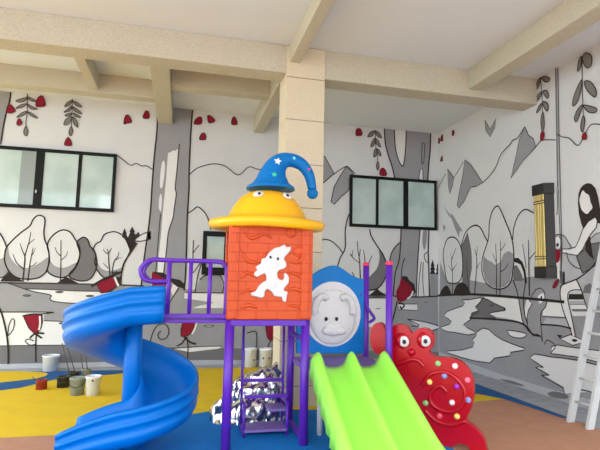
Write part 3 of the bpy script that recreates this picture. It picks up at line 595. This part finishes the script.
# roof
RC = Vector((.805, 4.75, 0))
bm = bmesh.new()
prof = [(0,1.99),(.33,1.985),(.38,1.965),(.47,1.93),(.525,1.91),(.552,1.915),(.568,1.94),(.566,1.975),(.54,2.0),(.47,2.03),(.41,2.055),(.385,2.085),(.37,2.11),(.345,2.16),(.31,2.215),(.27,2.265),(.23,2.30),(.18,2.325),(0,2.34)]
lathe(bm, prof, RC, 56)
for v in bm.verts:
    d = (v.co.xy-RC.xy).length
    if d > .4: v.co.z += (.044+.012*math.cos(2*math.atan2(v.co.y-RC.y, v.co.x-RC.x)))*(d-.4)/.16+.01*math.sin(3*math.atan2(v.co.y-RC.y, v.co.x-RC.x)+.6)*(d-.4)/.16
roof = part('tower_roof', bm, 'yel')
for px, py in ((258.5,194),(287.5,196)):
    p = aty(px, py, 4.45); dx = p.x-RC.x
    p.y = RC.y - math.sqrt(max(.01, .285**2-dx**2)) - .0
    p = aty(px, py, p.y)
    ax = Matrix.Rotation(math.radians(-38), 3, 'X') @ Matrix.Rotation(dx*2.2, 3, 'Z')
    bm = bmesh.new(); ball(bm, p, (.05,.022,.035), 0, axis=ax); ball(bm, p+Vector((.004 if px<270 else -.004,-.018,.002)), (.019,.012,.017), 1, axis=ax); obj('eye', bm, ['pwhite','pblack'], roof)
HC = [(270.5,189.8,25),(270.7,187.3,24.5),(271.3,184.5,20),(271.8,181,17.2),(272.8,174.5,14),(276.3,166.8,11.3),(282,161.5,9),(289,160,7.3),(296,161.5,7),(303.4,166.3,6.3),(309,175,5.5),(311.3,184,4.9),(312,189,4.5)]
bm = bmesh.new()
pth = [aty(x,y,RC.y) for x,y,r in HC]; rr = [r*4.75/FPX for x,y,r in HC]
P2 = crom(pth, 4); R2 = []
for i in range(len(rr)-1): R2 += [rr[i]+(rr[i+1]-rr[i])*t/4 for t in range(4)]
R2.append(rr[-1])
# keep the hat brim level: the rings stay parallel there
rings = []
frs = frames(P2)
for i, (p, (t, n, c), r) in enumerate(zip(P2, frs, R2)):
    t = Vector((0,0,1)).lerp(t, min(1, max(0, (i-8)/12))).normalized()
    sd = Vector((0,-1,0)); up = t.cross(sd)
    rings.append([bm.verts.new(p + (sd*math.cos(2*PI*j/28) + up*math.sin(2*PI*j/28))*r) for j in range(28)])
for a, b_ in zip(rings, rings[1:]):
    for j in range(28): f = bm.faces.new((a[j],a[(j+1)%28],b_[(j+1)%28],b_[j])); f.smooth = True
bm.faces.new(rings[0]); bm.faces.new(rings[-1])
bmesh.ops.recalc_face_normals(bm, faces=bm.faces[:])
ball(bm, aty(312.5,193.5,RC.y), .058)
hat = obj('hat', bm, 'hat', roof)
def star(px, py, r, rad, m_):
    p = aty(px, py, RC.y - rad - .004); bm = bmesh.new()
    pts = [p+Vector((r*(1 if j%2==0 else .45)*math.sin(j*PI/5+.2), 0, r*(1 if j%2==0 else .45)*math.cos(j*PI/5+.2))) for j in range(10)]
    plate(bm, pts, (0,.03,0)); obj('star', bm, m_, roof)
star(278,161,.036,.12,'starw'); star(294.3,158,.02,.075,'starc'); star(274.5,174.5,.03,.155,'starg'); star(275.5,183.5,.013,.185,'starw'); star(309,169,.016,.06,'cap')
# guard rail over the bridge
bm = bmesh.new()
zt, zb = aty(195,261,Y0).z, aty(195,316,Y0).z
xa, xb = aty(167,300,Y0).x, aty(226,300,Y0).x
loop = [(xb,Y0,zb),(xb,Y0,zt-.09),(xb-.03,Y0,zt-.025),(xb-.09,Y0,zt),(xa,Y0,zt),(aty(152,261,Y0).x,Y0,zt),(aty(143,266,Y0).x,Y0,zt-.05),(aty(140.5,272,Y0).x,Y0,zt-.1),(aty(144,279,Y0).x,Y0,zt-.165),(aty(152,281,Y0).x,Y0,zt-.185),(xa,Y0,zt-.185)]
tube(bm, crom(loop, 5), .02, 12)
tube(bm, crom([(aty(152,262,Y0).x,Y0+.05,zt-.01),(aty(146,268,Y0).x,Y0+.06,zt-.06),(aty(144,274,Y0).x,Y0+.06,zt-.11),(aty(149,279,Y0).x,Y0+.05,zt-.17),(aty(156,281,Y0).x,Y0,zt-.185)], 5), .011, 10)
gr = part('guard_rail', bm, 'purple')
for px in (168.3, 190, 209.5):
    x = aty(px,290,Y0).x; bm = bmesh.new(); tube(bm, [(x,Y0,zb),(x,Y0,zt)], .02 if px < 180 else .018, 12); obj('baluster', bm, 'purple', gr)
obj('bottom_rail', newbox((xa-.02,Y0-.02,zb-.02), (xb+.05,Y0+.02,zb+.02), .006), 'purple', gr)
# spiral slide
SX, SY, RO = -.388, 4.76, .60
prof = [(r_*1.03 if r_ > .2 else r_, z_) for r_, z_ in [(.085,.25),(.10,.22),(.14,.09),(.22,.02),(.34,0),(.45,.025),(.515,.09),(.54,.17),(.545,.27),(.56,.285),(.578,.275),(.58,.245),(.566,.235),(.566,.19),(.582,.18),(.582,.15),(.566,.14),(.564,.09),(.574,.08),(.568,.05),(.54,-.005),(.45,-.035),(.34,-.045),(.22,-.03),(.12,.03),(.07,.12),(.068,.25)]]
def zf(a):   # floor height against turn angle, degrees from the front
    ks = [(-40,1.13),(0,1.11),(90,.85),(180,.575),(270,.29),(360,.15),(430,.075)]
    for (a0,z0),(a1,z1) in zip(ks, ks[1:]):
        if a <= a1: return z0+(z1-z0)*(a-a0)/(a1-a0)
    return ks[-1][1]
st = []
xin = -.12
for i in range(5): st.append((Vector((xin+(SX-xin)*i/5, SY, 0)), Vector((0,-1,0)), zf(-40+8*i), 1, 1))
for i in range(73):
    a = 360*i/72; t = math.radians(-90-a)
    st.append((Vector((SX,SY,0)), Vector((math.cos(t),math.sin(t),0)), zf(a), 1, 1))
for i in range(1, 9):
    s = i/8; st.append((Vector((SX-.41*s, SY, 0)), Vector((-.0-.1*s,-1,0)).normalized()*(1+.06*s), zf(360+70*s), 1-.25*s*s, 1))
bm = bmesh.new(); rings = []
for c, n, z, hs, _ in st:
    rings.append([bm.verts.new(c+n*r+Vector((0,0,z+(dz*hs if dz > 0 else dz)))) for r, dz in prof])
np_ = len(prof)
for a, b_ in zip(rings, rings[1:]):
    for j in range(np_): bm.faces.new((a[j],a[(j+1)%np_],b_[(j+1)%np_],b_[j])).smooth = True
bm.faces.new(rings[0]); bm.faces.new(rings[-1]); bmesh.ops.recalc_face_normals(bm, faces=bm.faces[:])
sp = part('spiral_slide', bm, 'slide')
bm = bmesh.new(); tube(bm, [(SX,SY,.002),(SX,SY,1.36)], .075, 24); obj('centre_column', bm, 'slide', sp)
bm = bmesh.new(); lathe(bm, [(.0,.0),(.16,.0),(.16,.06),(.09,.12),(.075,.14),(0,.14)], (SX,SY,.004), 24); obj('column_foot', bm, 'slide', sp)
# double slide
xl, xr = aty(315.5,352,4.42).x, aty(384,352,4.42).x
def ridge(t): return .13
bm = bmesh.new(); NS = 26; cols = []
for i in range(NS+1):
    s = i/NS
    y = 4.44 - s*1.65
    if s < .06: z = ZL + .005 - .02*s/.06
    else:
        u = (s-.06)/.94; z = ZL-.015 - (ZL-.015-.1)*(u*1.28 if u < .62 else .7936+.2064*math.sin((u-.62)/.38*PI/2))
    wl, wr = xl-.08*s, xr-.05*s
    w = wr-wl; lift = (.165-.03*s)*min(1, .7+s*8)*(1 if s < .8 else 1-.4*(s-.8)/.2)
    out = .02+.035*abs(math.sin(s*PI*11)) if s < .95 else .02
    pr = [(-out*1.2,-.07),(-out,lift*.55),(-.008,lift*.93),(.012,lift),(.035,lift*.93),(.06,lift*.55),(.085,.02),(.14,0)]
    mid = w/2
    pr += [(mid-.12,0),(mid-.07,.02),(mid-.045,lift*.5),(mid-.02,lift*.93),(mid,lift),(mid+.02,lift*.93),(mid+.045,lift*.5),(mid+.07,.02),(mid+.12,0)]
    pr += [(w-.14,0),(w-.085,.02),(w-.06,lift*.55),(w-.035,lift*.93),(w-.012,lift),(w+.008,lift*.93),(w+.015,lift*.5),(w+.02,-.07)]
    cols.append([bm.verts.new((wl+dx, y, max(.015, z+dz))) for dx, dz in pr] + [bm.verts.new((wl+w*.66,y,max(.012,z-.05))), bm.verts.new((wl+w*.33,y,max(.012,z-.05)))])
n_ = len(cols[0])
for a, b_ in zip(cols, cols[1:]):
    for j in range(n_): bm.faces.new((a[j],a[(j+1)%n_],b_[(j+1)%n_],b_[j])).smooth = True
bm.faces.new(cols[0]); bm.faces.new(cols[-1]); bmesh.ops.recalc_face_normals(bm, faces=bm.faces[:])
part('double_slide', bm, 'green')
# bear panel
Yp = Y1
q6 = lambda x, y: aty(300+x/6, 255+y/6, Yp-.02)
out = [(-40,600),(-40,160),(0,150),(40,140),(75,118),(130,85),(190,64),(230,68),(265,88),(310,120),(350,138),(385,145),(385,600)]
bm = bmesh.new(); top = crom([q6(*t) for t in out[2:-1]], 5)
plate(bm, [q6(-20,592)]+[q6(-20,150)]+top+[q6(385,592)], (0,.05,0), 0, .012)
bp_ = part('animal_panel', bm, 'bearblue')
c = aty(333,314,Yp-.03); rx, rz = aty(361,314,Yp-.03).x-c.x, (aty(333,281.5,Yp-.03).z-c.z)
bm = bmesh.new()
plate(bm, [c+Vector((rx*math.cos(t*PI/24), 0, rz*math.sin(t*PI/24))) for t in range(48)], (0,.03,0), 0, .01)
ball(bm, c+Vector((0,0,-.03)), (rx*.82,.045,rz*.86)); ball(bm, c+Vector((0,-.03,-.15)), (.12,.035,.08))
for s in (-1, 1):
    tube(bm, crom([c+Vector((s*.07,-.035,.16)), c+Vector((s*.13,-.045,.185)), c+Vector((s*.185,-.045,.14)), c+Vector((s*.21,-.04,.04)), c+Vector((s*.205,-.035,-.0))], 5), [.02]+[.036]*19+[.015], 12)
    ball(bm, c+Vector((s*.07,-.045,-.17)), (.06,.03,.045))
face = obj('animal_face', bm, 'pwhite', bp_)
for px in (326.3, 336.6):
    bm = bmesh.new(); ball(bm, aty(px,319,Yp-.082), (.018,.02,.021)); obj('eye', bm, 'pblack', bp_)
bm = bmesh.new(); ball(bm, aty(360.5,295.5,Yp-.02), (.012,.01,.012)); obj('bolt', bm, 'purple', bp_)
bm = bmesh.new(); tube(bm, crom([(XE-.02,Y1-.04,aty(369,305,Y1).z),(XE+.02,Y1-.08,aty(370,312,Y1).z),(XE+.06,Y1-.08,aty(372,318,Y1).z),(XE+.02,Y1-.04,aty(369,322,Y1).z)],4), .016, 10); part('grab_handle', bm, 'purple')
# snail panel
A = aty(370,340,4.66); B = aty(484,440,3.97)
nv = Vector((B.y-A.y, -(B.x-A.x), 0)).normalized()          # facing the camera
def sn(x, y, off=0):
    d = ray(x, y); p0 = A + nv*off; return CAM + d*((p0-CAM).dot(nv)/d.dot(nv))
out = [(384.5,329),(382,324.5),(378,322.5),(373,325.5),(370.3,333),(370.5,344),(374.5,352),(381,357),(385,375),(392,400),(400,430)]
out2 = [(451,448),(455,444.8),(460,443.6),(465,444.8),(468.5,447),(472,454),(475,464)]
out3 = [(488,464),(486.5,450),(483,437.5),(474.5,428),(466,420.5),(470.5,410),(473.5,398),(473.8,388),(472,377),(466.5,367),(459,361),(450,358),(436,357),(431,354.5),(428.5,351),(432,347.5),(433.6,341),(433,335),(429,330),(423,328),(417,329.5),(411.8,333.8),(409.5,331),(406,326.5),(400,324.2),(395,325),(390,329),(387,333)]
ol = crom([sn(*t) for t in out], 3)[:-1]+[sn(400,430), sn(408,468), sn(440,466)]+crom([sn(*t) for t in out2], 3)+crom([sn(*t) for t in out3], 3)
for p in ol: p.z = max(p.z, .004)
cl = []
for p in ol:
    if not cl or (p-cl[-1]).length > .004: cl.append(p)
bm = bmesh.new(); plate(bm, cl, -nv*.09, 0, .022, 4)
snl = part('snail_panel', bm, 'snail')
bm = bmesh.new()
tube(bm, crom([sn(*t) for t in ((447,392),(441,386),(434,389),(430,398),(434,406),(448,412),(461,407),(465,393),(458,380),(445,372),(430,375),(422,386))], 5), .02, 10)
tube(bm, crom([sn(*t) for t in ((396,364),(404,362),(412,359.5),(419,361),(424,367))], 5), .02, 10)
tube(bm, crom([sn(*t) for t in ((425,410),(435,420),(450,425),(466,421))], 5), .02, 10)
tube(bm, crom([sn(*t) for t in ((408,350),(411.5,355),(413,350.5))], 5), .018, 10); ball(bm, sn(412,352), .035)
for e in ((404,341.5),(425.3,341)): ball(bm, sn(e[0],e[1]-1,-.03), (.085,.06,.085))
obj('moulded_spiral', bm, 'snail', snl)
rotm = Matrix((Vector((nv.y*-1, nv.x, 0)), nv, Vector((0,0,1)))).transposed()
for e in ((404,341.5),(425.3,341)):
    bm = bmesh.new(); ball(bm, sn(*e,.028), (.049,.016,.052), 0, axis=rotm); ball(bm, sn(e[0]+.2,e[1]+.3,.043), (.02,.009,.022), 1, axis=rotm); obj('eye', bm, ['pwhite','pblack'], snl)
for x, y, m_ in ((438,363.5,'b_green'),(455,366,'b_white'),(444.5,376,'b_blue'),(429.5,382,'b_yellow'),(467.5,380,'b_pink'),(456.5,386.5,'b_purple'),(425.5,403,'b_green'),(452,402.5,'b_white'),(468.3,400,'b_blue'),(439.5,416,'b_red'),(457,416.5,'b_yellow')):
    bm = bmesh.new(); ball(bm, sn(x,y,.006), (.026,.018,.026), 0, axis=rotm, u=16, v=10); obj('button', bm, m_, snl)
# stair under the tower
YS0, YS1 = 4.74, 4.98
xs0, xs1 = aty(244,420,YS0).x, aty(287,420,YS0).x
bm = bmesh.new()
for x in (xs0, xs1):
    tube(bm, [(x,YS1,.003),(x,YS1,ZT-.05)], .013, 10); tube(bm, [(x,YS0,.003),(x,YS0,.3)], .015, 10); tube(bm, [(x,YS0,.3),(x,YS1,.3)], .013, 10)
    tube(bm, [(x,YS0,.05),(x,YS1,.05)], .013, 10)
stt = part('stair', bm, 'purple')
for y, z, a in ((YS1,aty(260,380,YS1).z,0),(YS0+.02,aty(260,397,YS0).z,.0)):
    obj('cross_bar', newbox((xs0,y-.016,z-.016),(xs1,y+.016,z+.016),.004), 'purple', stt)
for z, a, y0_, y1_ in ((aty(260,433,YS0).z+.01, xs0, YS0, YS1), (aty(260,413,YS0).z, (xs0+xs1)/2+.03, YS0+.04, YS1)):
    obj('step', newbox((a,y0_-.02,max(.03,z)),(xs1,y1_,max(.03,z)+.025),.005), 'lilac', stt)

# ------------------------------------------------------------------ crumpled foil
bm = bmesh.new()
bmesh.ops.create_icosphere(bm, subdivisions=5, radius=1)
fc = Vector((aty(254,400,5.38).x, 5.36, 0))
for v in bm.verts:
    p = v.co.copy(); u = p.normalized()
    q1 = noise.voronoi(p*1.9, distance_metric='DISTANCE', exponent=2.5)[0]
    q2 = noise.voronoi(Vector((p.x*3.6,p.y*3.6,p.z*2.0))+Vector((3,1,2)))[0]
    q3 = noise.voronoi(p*9+Vector((1,5,2)))[0]
    d = 1.04 - .26*q1[0] + .16*(q2[1]-q2[0]) + .02*(q3[1]-q3[0]) - .06*q2[0]
    hz = max(p.z, -.0)
    x = u.x*d*.42; y = u.y*d*.32; z = max(0, u.z)**.7*d*.53
    if u.x < 0: x *= 1+.12*(1-max(0,u.z)); 
    if u.x > 0: z *= 1.05
    v.co = fc + Vector((x + .05*u.z, y, max(.004, z*(1+.12*u.x))))
bmesh.ops.remove_doubles(bm, verts=bm.verts[:], dist=.002)
o = obj('foil_sheet', bm, 'foil', smooth=True); rebase(o, (fc.x, fc.y, 0))
tag(o, 'heap of crumpled silver foil sheet under the orange tower', 'foil sheet')

# ------------------------------------------------------------------ paint pails, tins, brushes
def pail(name, px, pyb, w, hpx, m_, label, cat, group=None, taper=.82, handle=True, inner='pailgrey', mark=None):
    g = atz(px, pyb, 0); d = (g-CAM).dot(Fw); r = w*.5*d/FPX; hh_ = hpx*d/FPX
    g = g + Vector((0, r*.8, 0))
    t = thing(name, label, cat, g, group)
    bm = bmesh.new()
    lathe(bm, [(0,0),(r*taper,0),(r*.97,hh_*.9),(r*1.04,hh_*.91),(r*1.04,hh_*.97),(r,hh_),(r*.94,hh_),(r*.92,hh_*.9),(r*taper*.93,hh_*.12),(0,hh_*.12)], g+Vector((0,0,.002)), 24)
    if mark:
        for a, z in mark: ball(bm, g+Vector((r*.93*math.sin(a), -r*.93*math.cos(a), hh_*z)), (r*.14,r*.1,r*.16), 1, 10, 6)
    obj('body', bm, [m_, 'pblack'], t)
    bm = bmesh.new(); lathe(bm, [(0,0),(r*.9,0),(r*.9,.004),(0,.004)], g+Vector((0,0,hh_*.8)), 20); obj('paint', bm, inner, t)
    if handle:
        bm = bmesh.new(); tube(bm, crom([g+Vector((r*1.05,0,hh_*.88)), g+Vector((r*.75,-r*.85,hh_*.62)), g+Vector((0,-r*1.2,hh_*.5)), g+Vector((-r*.75,-r*.85,hh_*.62)), g+Vector((-r*1.05,0,hh_*.88))], 5), .004, 6); obj('handle', bm, 'tin', t)
    return t, g, r, hh_
pail('bucket', 48.5, 372, 16, 15.5, 'pail', 'white bucket standing alone against the left mural wall behind the red tin', 'bucket', None, handle=False, inner='pailgrey')
pail('paint_tin', 62, 388, 12, 10.5, 'tin', 'dark paint tin with pale contents left of the grey bucket', 'paint tin', inner='pailgrey', taper=1)
tg = pail('bucket', 75.5, 396, 15, 17, 'pailgrey', 'grey paint smeared bucket between dark tin and white bucket', 'bucket', taper=.88)
pail('bucket', 91.5, 396.5, 15, 19, 'pail', 'white bucket with a black spot, beside the blue spiral slide', 'bucket', taper=.85, handle=False, mark=[(.05,.82)])
pail('paint_tin', 40, 390, 10.5, 9, 'tinred', 'small red paint tin with a brush on the yellow floor', 'paint tin', taper=1, handle=False, inner='tin')
tb = pail('paint_tin', 72, 383, 11, 10, 'tin', 'dark paint tin holding long brushes behind the grey bucket', 'paint tin', taper=1, handle=False)
tc_ = pail('paint_tin', 85, 381.5, 9.5, 12, 'pailgrey', 'grey paint tin behind the two front buckets, holding brushes', 'paint tin', taper=1, handle=False)
pail('bucket', 251, 367.5, 12, 18, 'pail', 'white bucket by the back wall, left of the pair behind the foil', 'bucket', 'buckets behind the tower', taper=.95, handle=False, mark=[(.5,.4)])
pail('bucket', 266, 367.5, 13, 18, 'pail', 'white bucket with black paint spots, right of the pair behind the foil', 'bucket', 'buckets behind the tower', taper=.95, handle=False, mark=[(-.5,.5),(.5,.5)])
def brush(b0, p1, label):
    b0 = Vector(b0); p1 = Vector(p1); d = p1-b0
    t = thing('paint_brush', label, 'paint brush', b0, 'brushes in the paint tins')
    bm = bmesh.new(); tube(bm, [b0, b0+d*.18], [.016,.012], 8); obj('bristles', bm, 'tin', t)
    bm = bmesh.new(); tube(bm, [b0+d*.18, b0+d*.4, p1], [.009,.006,.005], 8); obj('handle', bm, 'wood', t)
g = tb[1]
brush(g+Vector((-.02,-.02,.03)), aty(62,343,g.y-.02), 'long thin brush leaning furthest left out of the dark paint tin')
brush(g+Vector((.05,.03,.03)), aty(67.5,347.5,g.y+.03), 'second long thin brush from the left in the dark paint tin')
g = tc_[1]
brush(g+Vector((-.02,.0,.03)), aty(79.3,345,g.y), 'upright long brush in the grey tin, left one of its two')
brush(g+Vector((.03,.0,.03)), aty(85,347.5,g.y), 'upright long brush in the grey tin, nearest the blue slide')
g = atz(40, 390, 0)+Vector((0,.06,0))
brush(g+Vector((-.01,0,.03)), aty(32.5,376.5,g.y), 'short brush sticking out of the small red paint tin')

# ------------------------------------------------------------------ light
w = bpy.data.worlds.new('sky'); bpy.context.scene.world = w; w.use_nodes = True
bg = w.node_tree.nodes['Background']; bg.inputs['Color'].default_value = (.84,.93,1,1); bg.inputs['Strength'].default_value = 2.6
sd = bpy.data.lights.new('sun', 'SUN'); sd.energy = 1.6; sd.angle = math.radians(25); sd.color = (1,.96,.9)
so = bpy.data.objects.new('sun', sd); C.objects.link(so); so.rotation_euler = (math.radians(52), 0, math.radians(-28))
sc = bpy.context.scene
sc.view_settings.view_transform = 'Standard'; sc.view_settings.look = 'None'
sc.view_settings.exposure = 1.15; sc.view_settings.gamma = 1
